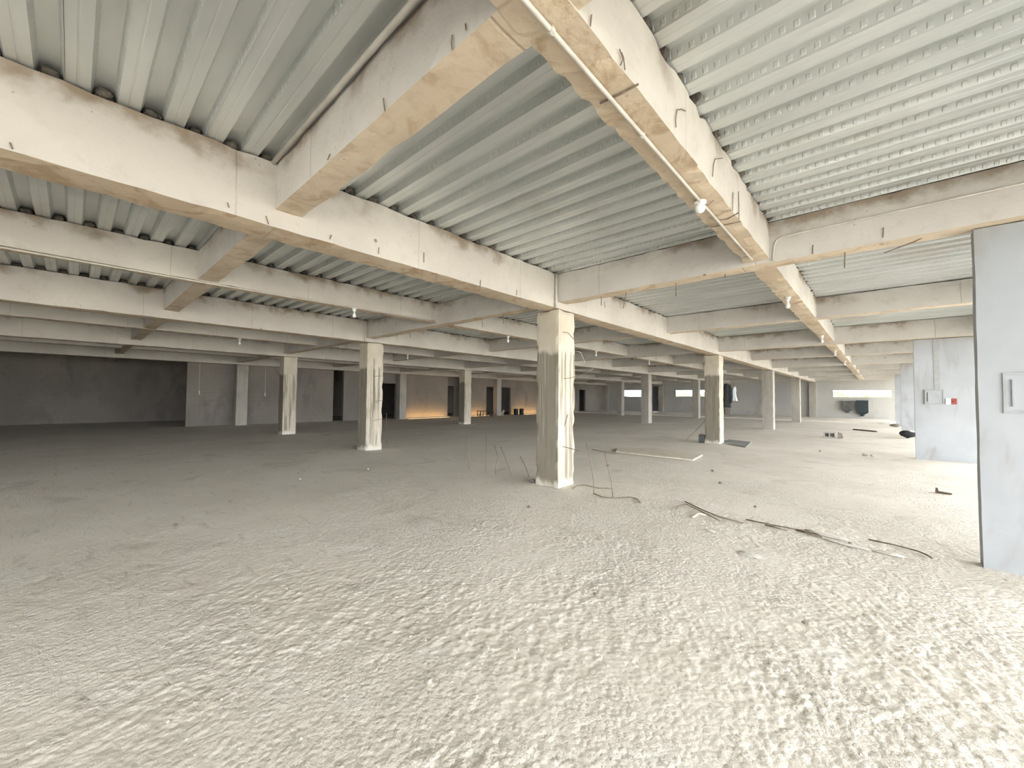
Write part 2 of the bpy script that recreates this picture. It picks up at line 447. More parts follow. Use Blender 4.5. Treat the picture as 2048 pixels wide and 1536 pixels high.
girder_labels = ['deep concrete girder on the column row nearest the open side',
                 'deep concrete girder on the second column row from the open side',
                 'deep concrete girder on the third column row from the open side',
                 'deep concrete girder along the wall with the dark doorways']
girders = []
for i, x in enumerate(colX):
    girders.append(y_beam('concrete_girder', x+.04, GW, GZ, girder_labels[i], 'girders along the hall', 10+i))
edge_g = y_beam('concrete_girder', 2.274, GW, GZ, 'deep concrete girder along the open edge of the building', 'girders along the hall', 15)
mid_labels = ['narrow concrete beam with chipped edges and a conduit along its underside',
              'narrow concrete beam with a pale conduit along its lower edge',
              'narrow concrete beam between the second and third column rows from open side',
              'narrow concrete beam between third column row and the wall with doorways']
mids = []
for i in range(4):
    x = -1.066 if i == 0 else XC+.04+BX/2-BX*i
    mids.append(y_beam('concrete_beam', x, MW, MZ, mid_labels[i], 'narrow beams along the hall', 20+i, .018 if i == 0 else .014, .06 if i == 0 else .14))
def x_beam(yc, wd, zb, label, seed):
    e = empty('cross_beam', (0, yc, zb))
    gx = sorted([2.274] + [x+.04 for x in colX])
    ends = [(X_REAR, gx[0]-GW/2)] + [(a+GW/2, b-GW/2) for a, b in zip(gx[:-1], gx[1:])] + [(gx[-1]+GW/2, X_EDGE)]
    for k, (a, b) in enumerate(ends):
        st = .16 if b > -11.5 and yc < 16 else .8
        o = rough_box('beam_span', np.linspace(a-.004, b+.004, max(3, int((b-a)/st))), np.linspace(-wd/2, wd/2, 4), np.linspace(0, ZD-zb-.006, 5), BMX, (0, yc, zb), .003, .012, seed+k, None, True, 6.)
        o.parent = e; o.location = (0, 0, 0)
    return tag(e, label, 'beam', 'cross beams')
tl = ['cross beam over the column row behind the open bay', 'cross beam with hanging steel rods, on the stained column and plastered pier',
      'cross beam on the column with the hanging jacket', 'cross beam on the third column before the slotted end wall',
      'cross beam on the last free column before the slotted end wall', 'cross beam against the slotted end wall']
sl = ['dark sided cross beam with conduit along its top edge', 'cross beam midway between stained column and column with jacket',
      'first cross beam between columns beyond the column with the jacket', 'second cross beam between columns beyond the column with the jacket',
      'cross beam over the raised strip before the slotted end wall']
TB = []; SB = []
for j, y in enumerate(rowY):
    TB.append(x_beam(y-.257+.13 if j < 5 else Y_END-.14, .26, 3.11, tl[j], 30+j))
for j in range(5):
    y = 1.31 if j == 0 else rowY[j]+BY/2
    SB.append(x_beam(y, .24, 3.172, sl[j], 40+j))

# ------------------------------------------------------------------ columns
def column_label(i, j):
    sp = {(0, 1): 'stain streaked concrete column with bent steel rods sprouting around its foot',
          (1, 1): 'dark streaked concrete column with a whitewashed foot and wires on its face',
          (0, 2): 'concrete column with a dark jacket hanging beside it',
          (2, 1): 'grey concrete column with a cracked plaster patch near its foot',
          (0, 0): 'concrete column before the stained one, in row nearest the open side'}
    if (i, j) in sp: return sp[(i, j)]
    r = ['row nearest the open side', 'second row from the open side', 'third row from the open side', 'row set in the doorway wall'][i]
    e = {5: 'standing against the slotted end wall', 4: 'first before the slotted end wall', 3: 'second before the slotted end wall',
         2: 'third before the slotted end wall', 1: 'fourth before the slotted end wall', 0: 'fifth before the slotted end wall'}[j]
    return 'concrete column, %s, %s' % (r, e)
COLS = {}
for i, x in enumerate(colX):
    for j, y in enumerate(rowY):
        near = (j == 1 and i <= 1) or (i == 0 and j == 2)
        stp = .06 if near else .25
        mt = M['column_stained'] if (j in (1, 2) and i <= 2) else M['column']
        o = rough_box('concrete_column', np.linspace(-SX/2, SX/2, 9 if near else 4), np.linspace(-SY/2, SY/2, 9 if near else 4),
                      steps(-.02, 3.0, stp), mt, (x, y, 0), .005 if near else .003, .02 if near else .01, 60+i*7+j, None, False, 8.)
        tag(o, column_label(i, j), 'column', 'concrete columns'); COLS[i, j] = o

# plastered piers of the open side
PIER = {}
for j, y in enumerate(rowY[:5]):
    lab = {0: 'grey plastered pier before the one with the recessed box', 1: 'broad grey plastered pier with a recessed box, joined to rod hung beam',
           2: 'broad grey plastered pier carrying a junction box and a red switch', 3: 'grey plastered pier with a dark bag at its foot',
           4: 'grey plastered pier closest to the slotted end wall'}[j]
    yf = y-.137 if j == 1 else y-.06
    o = rough_box('plastered_pier', np.linspace(0, 1.41, 10), np.linspace(0, .16, 3), steps(-.02, 3.1, .15), M['plaster'], (.665, yf, 0), .003, .006, 90+j, None, False, 5.)
    tag(o, lab, 'pier', 'plastered piers on the open side'); PIER[j] = o

# ------------------------------------------------------------------ walls
def wall_along(name, axis, pos, thick, a0, a1, z1, openings, mat):
    """axis 'y': runs along y at x=pos..pos-thick; axis 'x': runs along x at y=pos..pos+thick; openings (a, b, z0, z1)"""
    mb = MB()
    cuts = sorted({a0, a1} | {o[0] for o in openings} | {o[1] for o in openings})
    for a, b in zip(cuts[:-1], cuts[1:]):
        ops = sorted([o for o in openings if o[0] <= a+1e-6 and o[1] >= b-1e-6], key=lambda o: o[2])
        z = -.05; segs = []
        for o in ops: segs.append((z, o[2])); z = o[3]
        segs.append((z, z1))
        for s0, s1 in segs:
            if s1-s0 < .001: continue
            if axis == 'y': mb.box(pos-thick, pos, a, b, s0, s1)
            else: mb.box(a, b, pos, pos+thick, s0, s1)
    return tag(mb.build(name, mat), kind='structure')
wall_along('wall_left', 'y', X_WALL, .2, Y_BACK, Y_END, ZD+.07, [
    (-9.0, 3.65, -.05, 3.02), (10.5, 11.12, -.05, 3.05), (13.5, 14.72, -.05, 2.35), (19.07, 20.85, -.05, 3.05),
    (23.1, 24.3, -.05, 2.36), (24.9, 26.05, -.05, 2.36), (30.4, 31.6, -.05, 2.9), (37.0, 38.2, -.05, 2.4)], M['wall_block'])
wall_along('wall_recess', 'y', X_WALL-1.4, .15, 18.6, 21.4, ZD+.07, [(20.0, 20.8, -.05, 2.36)], M['wall_block'])
wall_along('wall_rear', 'y', X_REAR, .2, Y_BACK, Y_END, ZD+.07, [], M['wall_block'])
YE = Y_END
def ex(u, v): p = at(u, v, y=YE); return p.x, p.z
slots = []
for u0, u1, v0, v1 in ((1247, 1284, 780.5, 793), (1350, 1412, 780.5, 793), (1665.5, 1783, 781, 794.5)):
    xa, za = ex(u0, v0); xb, zb = ex(u1, v1)
    slots.append((xa, xb, zb, za))
dx0, dx1 = ex(1304, 800)[0], ex(1325.5, 800)[0]
wall_along('wall_end', 'x', YE, .25, X_REAR-.2, X_EDGE, ZD+.07, slots+[(dx0, dx1, -.05, 2.9)], M['wall_end'])
wall_along('wall_back', 'x', Y_BACK-.25, .25, X_REAR-.2, X_EDGE, ZD+.07, [(-4.5, 2.3, -.05, 3.0)], M['wall_end'])  # unseen opening added to let fill light in from behind the camera
for k, (xa, xb, za, zb) in enumerate(slots):
    mb = MB(); e = .012
    mb.box(xa-.04, xb+.04, YE-.015, YE+.27, za-.05, za); mb.box(xa-.04, xb+.04, YE-.008, YE+.27, zb, zb+.04)
    mb.box(xa-.04, xa, YE-.008, YE+.27, za, zb); mb.box(xb, xb+.04, YE-.008, YE+.27, za, zb)
    tag(mb.build('window_%d' % (k+1), M['wall_end']), kind='structure')
dr = tag(MB().box(dx0, dx1, YE+.12, YE+.17, .1, 2.9).build('door_1', M['door']), kind='structure')
mb = MB().box(dx0, dx0+.05, YE+.05, YE+.12, .1, 2.9).box(dx1-.05, dx1, YE+.05, YE+.12, .1, 2.9).box(dx0+.05, dx1-.05, YE+.05, YE+.12, 2.84, 2.9)
mb.build('door_frame', M['box_grey'], dr)
MB().tube([(dx1-.2, YE+.12, 1.05), (dx1-.2, YE+.06, 1.05), (dx1-.34, YE+.06, 1.05)], .012).build('door_handle', M['conduit'], dr)

# ------------------------------------------------------------------ outside
tag(MB().add([(x, y, -.5) for x in (-150, 150) for y in (-120, 190)], [(0, 2, 3, 1)]).build('ground_outside', M['ground']), kind='structure')
def shrub(x, y, h, r, seed, label):
    rg = np.random.default_rng(seed)
    e = empty('leafy_shrub', (x, y, -.5))
    st = MB()
    for k in range(5):
        a = rg.uniform(0, 6.28); st.tube([(0, 0, 0), (.3*r*math.cos(a), .3*r*math.sin(a), h*.45), (.6*r*math.cos(a), .6*r*math.sin(a), h*.8)], [.06, .04, .015], 5)
    st.build('stem', M['bark'], e)
    V = []; F = []
    for k in range(1500):
        q = rg.normal(size=3); q /= np.linalg.norm(q); rad = rg.uniform(.55, 1.)**.6
        c = np.array([q[0]*r*rad, q[1]*r*rad, h*.58+q[2]*h*.42*rad])
        a = rg.normal(size=3); a /= np.linalg.norm(a); b = np.cross(a, rg.normal(size=3)); b /= np.linalg.norm(b)
        s = rg.uniform(.08, .2); n0 = len(V)
        V += [c-a*s, c+b*s*.45, c+a*s, c-b*s*.45]; F.append((n0, n0+1, n0+2, n0+3))
    mesh_obj('foliage', V, F, M['leaf'], e)
    return tag(e, label, 'shrub', 'shrubs outside')
for k, (u, d_, h, r) in enumerate(((1240, 66, 2.6, 2.0), (1362, 70, 3.2, 1.8), (1390, 74, 2.9, 1.9), (1410, 69, 3.2, 1.6), (1672, 66, 3.2, 1.9), (1690, 72, 3.0, 2.2), (1730, 60, 2.7, 1.3), (1772, 68, 2.7, 1.6))):
    p = at(u, 790, y=d_)
    shrub(p.x, p.y, h, r, 200+k, ['green shrub outside, behind the slot window beside the corner of the doorway wall', 'green shrub outside, behind the middle slot window of the end wall', 'green shrub outside, behind the slot window above the hoppers'][0 if k == 0 else 1 if k < 4 else 2])

# ------------------------------------------------------------------ conduits, lamps
def conduit(pts, r, label, clips=(), name='conduit', n=8):
    p0 = Vector(pts[0])
    e = empty(name, p0)
    MB().tube([Vector(p)-p0 for p in pts], r, n).build('pipe', M['conduit'], e, smooth=True)
    for c in clips:
        mb = MB(); c = Vector(c)-p0
        mb.lathe([(r+.004, -.012), (r+.007, -.004), (r+.007, .004), (r+.004, .012)], 8, 0)
        o = mb.build('coupling', M['conduit'], e); o.location = c
        d = (Vector(pts[1])-p0).normalized(); o.rotation_euler = d.to_track_quat('Z', 'Y').to_euler()
    return tag(e, label, 'pipe', 'electrical conduits')
conduit([(-1.05, -1.5, 3.141), (-1.06, 1.4, 3.141), (-1.075, 3.3, 3.141), (-1.085, 5.35, 3.141)], .0125, 'grey conduit along the underside of the chipped narrow beam',
        [(-1.06, 1.4, 3.141), (-1.07, 2.35, 3.141)])
XM = mids[1].location.x+MW/2+.012
conduit([(XM, -1.5, 3.135), (XM, 1.3, 3.14), (XM, 5.4, 3.175)], .0125, 'pale conduit along the lower edge of the second narrow beam', [(XM, 1.3, 3.14)])
conduit([(-3.98, 1.16, 3.585), (-2.6, 1.155, 3.58), (-.95, 1.15, 3.575)], .02, 'thick ribbed conduit along the top of the dark sided cross beam')
c1x = XC+SX/2
conduit([(c1x+.01, rowY[1]-SY/2-.09, 3.58), (c1x+.01, rowY[1]-SY/2-.09, 3.0)], .022, 'short upright pipe in the corner above the stained column')
c2x = colX[1]+SX/2
conduit([(c2x+.01, rowY[1]-SY/2-.08, 3.58), (c2x+.01, rowY[1]-SY/2-.08, 3.0)], .022, 'short upright pipe in the corner above the whitewashed foot column')
YT = TB[1].location.y-.13-.012
conduit([(-.90, YT, 3.13), (-.885, YT, 3.30), (-.86, YT, 3.36), (-.80, YT, 3.385), (-.4, YT, 3.386), (.4, YT, 3.386), (1.3, YT, 3.386)], .010,
        'thin conduit bending up the face of the rod hung cross beam')
conduit([(XM-.02, rowY[1]-SY/2-.2, 3.59), (XM-.02, rowY[1]-SY/2-.2, 3.15)], .018, 'short upright pipe where the second narrow beam meets the cross beam')

def bulb(p, label, drop=.0):
    e = empty('light_bulb', p)
    h = MB().lathe([(.016, .05), (.03, .05), (.03, .02), (.022, .0)], 10, 0)
    hb = h.build('lamp_holder', M['white'], e, (0, 0, -drop), True)
    MB().lathe([(.013, 0), (.016, -.02), (.03, -.05), (.034, -.075), (.027, -.1), (.008, -.112)], 12).build('glass', M['glass'], hb, (0, 0, 0), True)
    if drop: MB().tube([(0, 0, 0), (0, 0, -drop+.05)], .005, 5).build('cord', M['white'], e)
    else: MB().lathe([(.045, .075), (.045, .05), (.03, .05)], 10).build('ceiling_rose', M['white'], e, (0, 0, 0), True)
    return tag(e, label, 'light bulb', 'bare bulbs')
for k, y in enumerate((7.75, 12.95, 17.0, 22.)):
    bulb((-1.075, y, 3.085), 'bare bulb under the chipped narrow beam, %s beyond the rod hung cross beam' % ordn[k])
for k, y in enumerate((7.9, 12.46, 16.9)):
    bulb((XM-.1, y, 3.085), 'bare bulb under the second narrow beam, %s beyond the stained column' % ordn[k])
bulb((XM-.02, 3.56, 3.085), 'bare white bulb under the second narrow beam, near the whitewashed foot column')
for y, lb in ((3.3, 'before'), (9., 'beyond')):
    bulb((mids[2].location.x+.05, y, 3.085), 'bare bulb in the dark middle aisle, just %s the column with cracked plaster' % lb)
p = at(530, 790, x=-23.52); bulb((p.x, p.y, 3.02), 'bare bulb hanging on a long white cord before the dark wall', 3.02-p.z-.05)
p = at(398, 786, x=-23.6); bulb((p.x, p.y, 3.0), 'bare bulb hanging on a thin cord beside the wide dark opening', 3.0-p.z-.05)
# oval lamp fitting on the conduit
e = empty('lamp_fitting', (-1.085, 3.5, 3.14))
MB().lathe([(.035, .02), (.05, .01), (.05, -.005), (.03, -.015)], 12).build('base', M['white'], e, smooth=True)
MB().lathe([(.028, -.012), (.04, -.03), (.042, -.05), (.03, -.075), (.01, -.085)], 12).build('glass', M['glass'], e, smooth=True)
MB().tube([(0, 0, -.01), (.05, .04, -.02), (.09, .05, .01)], .004, 5).build('wire', M['rust'], e)
tag(e, 'white lamp fitting on the conduit under the chipped narrow beam', 'lamp')

# ------------------------------------------------------------------ steel stubs in beams and columns (parts)
def stub(parent, pts, r=.006, name='rebar_stub', mat='rust'):
    l = parent.location
    return MB().tube([Vector(p)-l for p in pts], r, 5).build(name, M[mat], parent)
def pix(plane, *uv): return [at(u, v, **plane) for u, v in uv]
T1 = TB[1]; yT = T1.location.y
for uvs in (((1690, 498), (1689, 536)), ((1253, 575), (1248, 617)), ((1352, 560), (1352, 592)), ((1203, 589), (1203, 611)), ((1451, 545), (1451, 556))):
    a, b = uvs; A = at(*a, y=yT); k = A; top = Vector((A.x, yT, 3.12))
    B = at(*b, y=yT); stub(T1, [top, Vector((B.x, yT+random.uniform(-.02, .02), B.z))], .006)
stub(T1, pix({'y': yT}, (1847, 468), (1843, 477), (1825, 485), (1795, 496), (1768, 506)), .007)
stub(T1, pix({'y': yT-.14}, (1767, 455), (1766, 475)), .005); stub(T1, pix({'y': yT-.14}, (1626, 490), (1625, 508)), .005)
xb = mids[0].location.x+MW/2+.006
for uvs in (((1352, 255), (1351, 240), (1354, 220), (1362, 218), (1371, 222)), ((1425, 353), (1427, 330), (1430, 318), (1446, 316)), ((1241, 130), (1246, 118), (1239, 98)), ((1250, 140), (1247, 115), (1243, 105)),
            ((1181, 52), (1183, 30)), ((1465, 422), (1466, 385)), ((1478, 440), (1477, 383))):
    stub(mids[0], pix({'x': xb}, *uvs), .0035, 'tie_wire')
stub(mids[0], pix({'z': MZ-.006}, (1200, 207), (1240, 188), (1277, 168)), .006)
stub(mids[0], pix({'z': MZ-.006}, (1440, 440), (1455, 438), (1478, 425)), .005)
stub(mids[0], pix({'z': MZ-.006}, (1420, 455), (1460, 448), (1482, 443)), .004)
G0 = girders[0]; xg = G0.location.x+GW/2+.006
for uvs in (((458, 415), (455, 405)), ((537, 448), (532, 432)), ((660, 478), (663, 470)), ((757, 508), (758, 495)), ((848, 525), (848, 505)), ((873, 546), (873, 562)), ((960, 580), (961, 560)), ((1033, 590), (1034, 580)),
            ((20, 285), (25, 298)), ((1210, 615), (1209, 603)), ((1335, 660), (1340, 652))):
    stub(G0, pix({'x': xg}, *uvs), .0045, 'tie_wire')
S1 = SB[0]; ys1 = S1.location.y-.126
for uvs in (((905, 100), (903, 85), (905, 70)), ((770, 222), (768, 208), (767, 197)), ((655, 320), (660, 308)), ((932, 60), (931, 48))):
    stub(S1, pix({'y': ys1}, *uvs), .004, 'tie_wire')
for j, x in ((1, -8.6), (1, -9.2), (1, -5.4), (1, -6.0), (2, -2.6), (2, -6.2), (2, -7.), (1, -12.), (1, -12.6), (2, -13.)):
    T = TB[j]; stub(T, [(x, T.location.y, 3.13), (x+.01, T.location.y+.01, 2.96+random.uniform(-.04, .04))], .006)
C1 = COLS[0, 1]; xc1 = C1.location.x+SX/2
stub(C1, [(xc1-.01, 5.62, 2.62), (xc1+.05, 5.70, 2.62), (xc1+.10, 5.86, 2.49)], .006)
stub(C1, [(xc1-.01, 5.66, 1.83), (xc1+.10, 5.72, 1.84), (xc1+.28, 5.9, 1.92), (xc1+.40, 6.0, 2.02)], .005)
stub(C1, [(xc1+.006, 5.68, 1.02), (xc1+.012, 5.78, 1.22)], .005)
stub(C1, [(xc1-.01, 5.64, .68), (xc1+.12, 5.66, .66), (xc1+.34, 5.62, .64)], .006)
stub(C1, [(xc1-.01, 5.9, 2.35), (xc1+.12, 6.0, 2.30), (xc1+.18, 6.05, 2.12)], .003, 'tie_wire', 'conduit')
D0 = COLS[1, 1]; xd = D0.location.x+SX/2
for z in (2.05, 1.35, .82):
    stub(D0, [(xd+.004, 5.72, z), (xd+.012, 5.86, z+.02), (xd+.004, 5.98, z+.03)], .006)
stub(D0, [(xd+.006, 5.72, 2.55), (xd+.012, 5.70, 2.1), (xd+.006, 5.74, 1.5), (xd+.012, 5.7, .9)], .006)

# ------------------------------------------------------------------ steel rods standing in the floor and lying about
def rod(pts, label, r=.0065, name='steel_rod', grp=None):
    p0 = Vector((pts[0][0], pts[0][1], 0))
    o = MB().tube([Vector(p)-p0 for p in pts], r, 6).build(name, M['rust'], None, p0, True)
    return tag(o, label, 'rod', grp)
def standing(base, *uv):
    b = at(*base, z=0); pts = [Vector((b.x, b.y, -.03))]
    for k, (u, v) in enumerate(uv): pts.append(at(u, v, y=b.y+.01*k))
    return pts
gl = 'bent steel rod standing in the floor, %s from stained column towards whitewashed foot column'
for rk, (bse, uv) in enumerate((((938, 940), ((939, 925), (936, 890), (935, 868))), ((971, 945), ((972, 925), (973, 895), (973, 868))), ((991, 950), ((992, 935), (996, 915), (989, 890))),
                ((1024, 952), ((1018, 935), (1010, 915), (1001, 893))))):
    rod(standing(bse, *uv), gl % ordn[4-rk], grp='rods left of the stained column')
rod(standing((1060, 955), (1052, 935), (1040, 912)), 'leaning steel rod in the floor against the foot of the stained column')
gr = 'steel rod standing in the floor, %s from stained column towards broad plastered pier'
rod(standing((1188, 985), (1187, 960), (1181, 920), (1172, 885)), gr % 'first', grp='rods right of the stained column')
rod(standing((1226, 994), (1223, 965), (1215, 930), (1209, 905)), gr % 'second', grp='rods right of the stained column')
def lying(uv, label, z=.012, lift=None):
    pts = [at(u, v, z=z+(lift[k] if lift else 0)) for k, (u, v) in enumerate(uv)]
    return rod(pts, label, .0075)
lying(((1146, 977), (1155, 971), (1170, 970), (1195, 976), (1228, 977)), 'short bent steel rod lying at the foot of the stained column')
lying(((1187, 987), (1205, 994), (1230, 996), (1260, 994), (1275, 998), (1281, 1006)), 'hooked steel rod lying below the two standing rods')
lying(((1353, 1018), (1357, 1012), (1372, 1008), (1395, 1019), (1440, 1042)), 'hooked end steel rod lying beside a pale stick', .02)
lying(((1370, 1003), (1410, 1022), (1440, 1034), (1487, 1046)), 'long steel rod lying next to the hooked end rod')
lying(((1492, 1039), (1545, 1050), (1600, 1060), (1634, 1068), (1644, 1074)), 'steel rod with a bent tip lying by white plaster spill')
lying(((1530, 1050), (1575, 1061)), 'short steel rod lying beside the bent tip rod')
lying(((1592, 1060), (1640, 1074)), 'thin short steel rod alongside the bent tip rod', .008)
lying(((1737, 1079), (1790, 1090), (1835, 1102), (1852, 1109), (1865, 1117)), 'curved steel rod lying near the foot of the broad plastered pier')
lying(((1185, 899), (1200, 902), (1232, 908)), 'dark steel rod lying beside the long pale board')
p = at(1707, 859.5, z=0); q = at(1753, 864, z=0)
tag(MB().box(0, (q-p).length, -.04, .04, 0, .05).build('timber_batten', M['dark_wood'], None, p), 'dark timber batten lying on the floor before the end wall', 'timber')
COL.objects[-1].rotation_euler.z = math.atan2(q.y-p.y, q.x-p.x)
p = at(772, 890, z=0)
rod([(p.x, p.y, -.02), (p.x+.005, p.y, .55), (p.x-.005, p.y, .98)], 'pale straight rod standing in the floor beside the whitewashed foot column', .009)

# ------------------------------------------------------------------ things lying on the floor
def poly_slab(name, uv, th, mat, label, cat):
    P = [at(u, v, z=0) for u, v in uv]; c = sum(P, Vector())/len(P); n = len(P)
    V = [p-c for p in P]+[p-c+Vector((0, 0, th)) for p in P]
    for k in range(2*n): V[k] = V[k]+Vector((0, 0, .004))
    F = [tuple(range(n-1, -1, -1)), tuple(range(n, 2*n))]+[(k, (k+1) % n, n+(k+1) % n, n+k) for k in range(n)]
    return tag(mesh_obj(name, V, F, M[mat], None, (c.x, c.y, 0)), label, cat)
poly_slab('board', ((1232, 905), (1300, 913), (1386, 922), (1405, 912), (1300, 900), (1236, 897)), .035, 'wood', 'long pale board lying flat on the floor behind the stained column', 'board')
poly_slab('metal_sheet', ((1440, 886), (1492, 895), (1503, 885), (1458, 880)), .02, 'steel_sheet', 'grey sheet lying flat beside the column with the jacket', 'sheet')
# dark box beside the jacket column
p = at(1403, 886, z=0)
e = empty('dark_can', (p.x-.02, p.y+.1, 0))
MB().box(-.08, .08, -.08, .08, .004, .26).build('body', M['bin_grey'], e); MB().box(-.085, .085, -.085, .085, .26, .275).build('lid', M['bin'], e)
MB().tube([(-.05, 0, .275), (-.05, 0, .31), (.05, 0, .31), (.05, 0, .275)], .006, 5).build('handle', M['bin'], e)
tag(e, 'small dark square can beside the foot of the column with the jacket', 'can')
p = at(1385, 884, z=0)
tag(MB().tube([(0, 0, .015), (.35, .12, .42), (.62, .2, .78)], .006, 6).build('leaning_stick', M['dark_wood'], None, (p.x-.26, p.y+.05, 0)), 'thin stick leaning beside the column with the jacket', 'stick')
# hollow concrete block
p = at(1662, 876, z=0)
e = empty('concrete_block', (p.x, p.y+.2, 0), .12)
mb = MB(); L, W_, H_ = .40, .20, .20
mb = MB()
# lying on its side: the hollows open away from the light
mb.box(-.25, .12, -.10, .10, .006, .04).box(-.25, .12, -.10, .10, .18, .215).box(-.25, -.215, -.10, .10, .04, .18).box(.085, .12, -.10, .10, .04, .18)
mb.box(-.085, -.05, -.10, .10, .04, .18).box(-.215, .085, .07, .10, .04, .18)
mb.build('body', M['block'], e)
MB().hexa([(.18, -.16, .004), (.36, -.10, .004), (.38, .10, .004), (.2, .12, .004), (.2, -.14, .2), (.33, -.08, .18), (.34, .06, .19), (.21, .1, .22)]).build('broken_half', M['dark_stone'], e)
tag(e, 'broken hollow concrete block lying alone on the open floor', 'block')
# black bag with white paper at pier
p = at(1815, 877, z=0)
e = empty('black_bag', (p.x, p.y, 0))
V, F = lump(.27, 5, (1, .7, .55)); mesh_obj('sack', V, F, M['black'], e, smooth=True)
V, F = lump(.10, 9, (1.1, .8, .5)); o = mesh_obj('white_scrap', V, F, M['white'], e, (.10, -.03, .23))
MB().tube([(-.15, -.05, .2), (-.1, -.1, .32), (0, -.1, .3)], .012, 6).build('strap', M['black'], e)
tag(e, 'slumped black bag with a white scrap on top beside a pier foot', 'bag')
p = at(1790, 854, z=0)
V, F = lump(.2, 15, (1.1, .7, .45)); tag(mesh_obj('dark_rubble', V, F, M['dark_stone'], None, (p.x+.0, p.y, .004)), 'dark rubble lump at the foot of the farthest plastered pier', 'rubble')
# L shaped offcut on the overexposed floor
p = at(1883, 987, z=0)
mb = MB(); mb.hexa([(-.06, -.02, .003), (.11, -.03, .003), (.12, .02, .003), (-.06, .03, .003), (-.06, -.02, .035), (.11, -.02, .02), (.12, .015, .02), (-.06, .03, .035)])
mb.hexa([(-.07, -.02, .003), (-.03, -.025, .003), (-.03, .03, .003), (-.07, .03, .003), (-.065, -.02, .085), (-.04, -.02, .08), (-.04, .025, .08), (-.065, .025, .085)])
tag(mb.build('timber_offcut', M['dark_wood'], None, p), 'small dark stepped timber offcut on the bright floor between the piers', 'timber')
# stones
for k, (u, v, r, dark) in enumerate(((857, 1368, .022, 0), (352, 1052, .02, 1), (1058, 1016, .025, 1), (1216, 933, .035, 1), (1190, 1190, .014, 1), (1730, 912, .06, 0), (1745, 914, .05, 0), (1425, 943, .03, 1), (736, 940, .03, 0), (1440, 968, .03, 1), (1608, 1248, .014, 1), (1640, 903, .03, 1), (710, 897, .06, 1), (1064, 965, .05, 1), (1700, 1090, .02, 1), (1510, 1015, .02, 1), (460, 1005, .02, 1), (600, 960, .025, 0))):
    p = at(u, v, z=0); V, F = lump(r, 300+k, (1, .85, .65), 8, 6)
    lab = ['single pale stone on the rough floor, casting a short shadow', 'dark stone alone on the smooth floor before the whitewashed foot column', 'dark stone lying before the stained column', 'dark stone behind the two rods right of the stained column',
           'dark stone alone on the rough floor before the hooked end rod', 'pale stone of a pair before the plastered pier with red switch', 'pale stone of a pair before the plastered pier with red switch', 'dark stone before the long pale board',
           'pale stone between whitewashed foot column and standing rods', 'dark stone between the long pale board and the long rod', 'dark stone alone on the rough floor before the broad pier', 'dark stone before the grey sheet and jacket column',
           'dark lump against the foot of the whitewashed foot column', 'dark lump against the foot of the stained column', 'dark stone by the white plaster spill', 'dark stone behind the long rod', 'dark stone before the standing rods and whitewashed foot column', 'pale stone on the smooth floor before the column with cracked plaster'][k]
    tag(mesh_obj('stone', V, F, M['dark_stone' if dark else 'stone'], None, (p.x, p.y, 0)), lab, 'stone', 'loose stones on the floor')
# pale stick by the hooked rod
tag(MB().tube([tuple(at(1386, 1034, z=.012)), tuple(at(1397, 1027, z=.02)), tuple(at(1412, 1030, z=.012))], .012, 6).build('pale_stick', M['wood']), 'short pale stick lying by the hooked end rod', 'stick')
# grit and crumbs
V_, F_ = [], []
for k in range(1300):
    a = RNG.uniform(-3.6, .8); b = RNG.uniform(.3, 8.5)
    if vnoise([[a, b, 0]], .9, 44)[0] < -.15: continue
    r = RNG.uniform(.003, .008); n0 = len(V_)
    for dx, dy, dz in ((1, 0, 0), (0, 1, 0), (-1, 0, 0), (0, -1, 0), (0, 0, 1), (0, 0, -1)):
        V_.append((a+dx*r*RNG.uniform(.6, 1.3), b+dy*r*RNG.uniform(.6, 1.3), .002+dz*r*RNG.uniform(.5, 1.)))
    F_ += [tuple(n0+q for q in f) for f in ((0, 1, 4), (1, 2, 4), (2, 3, 4), (3, 0, 4), (1, 0, 5), (2, 1, 5), (3, 2, 5), (0, 3, 5))]
tag(mesh_obj('floor_grit', V_, F_, M['dry_mortar']), 'loose grit and crumbs scattered over the rough floor', 'grit', kind='stuff')
# white plaster spills
for k, (u, v, rx, ry) in enumerate(((1650, 1070, .22, .07), (1690, 1088, .2, .05), (1500, 1110, .11, .07), (1780, 1108, .12, .05), (1420, 1062, .07, .03))):
    p = at(u, v, z=0); V = []; F = []
    N = 22
    for ring, (q, z) in enumerate(((1., .002), (.8, .010), (.4, .016))):
        for b in range(N):
            ph = 2*math.pi*b/N; d = 1+.3*vnoise([[math.cos(ph)*1.5+k*7, math.sin(ph)*1.5, ring]], 1.6, 77)[0]
            V.append((math.cos(ph)*rx*q*d, math.sin(ph)*ry*q*d, z))
    V.append((0, 0, .018))
    for rg in range(2):
        for b in range(N): F.append((rg*N+b, rg*N+(b+1) % N, (rg+1)*N+(b+1) % N, (rg+1)*N+b))
    for b in range(N): F.append((2*N+b, 2*N+(b+1) % N, 3*N))
    o = mesh_obj('plaster_spill', V, F, M['dry_mortar'], None, (p.x, p.y, 0), smooth=True); o.rotation_euler.z = -.25
    tag(o, ['long white plaster spill along the bent tip rod', 'white plaster spill between bent tip rod and curved rod', 'dried pale mortar patch before the bent tip rod', 'dried pale mortar patch beside the curved rod', 'dried pale mortar patch beside the long rod'][k], 'plaster spill', 'dried plaster spills')

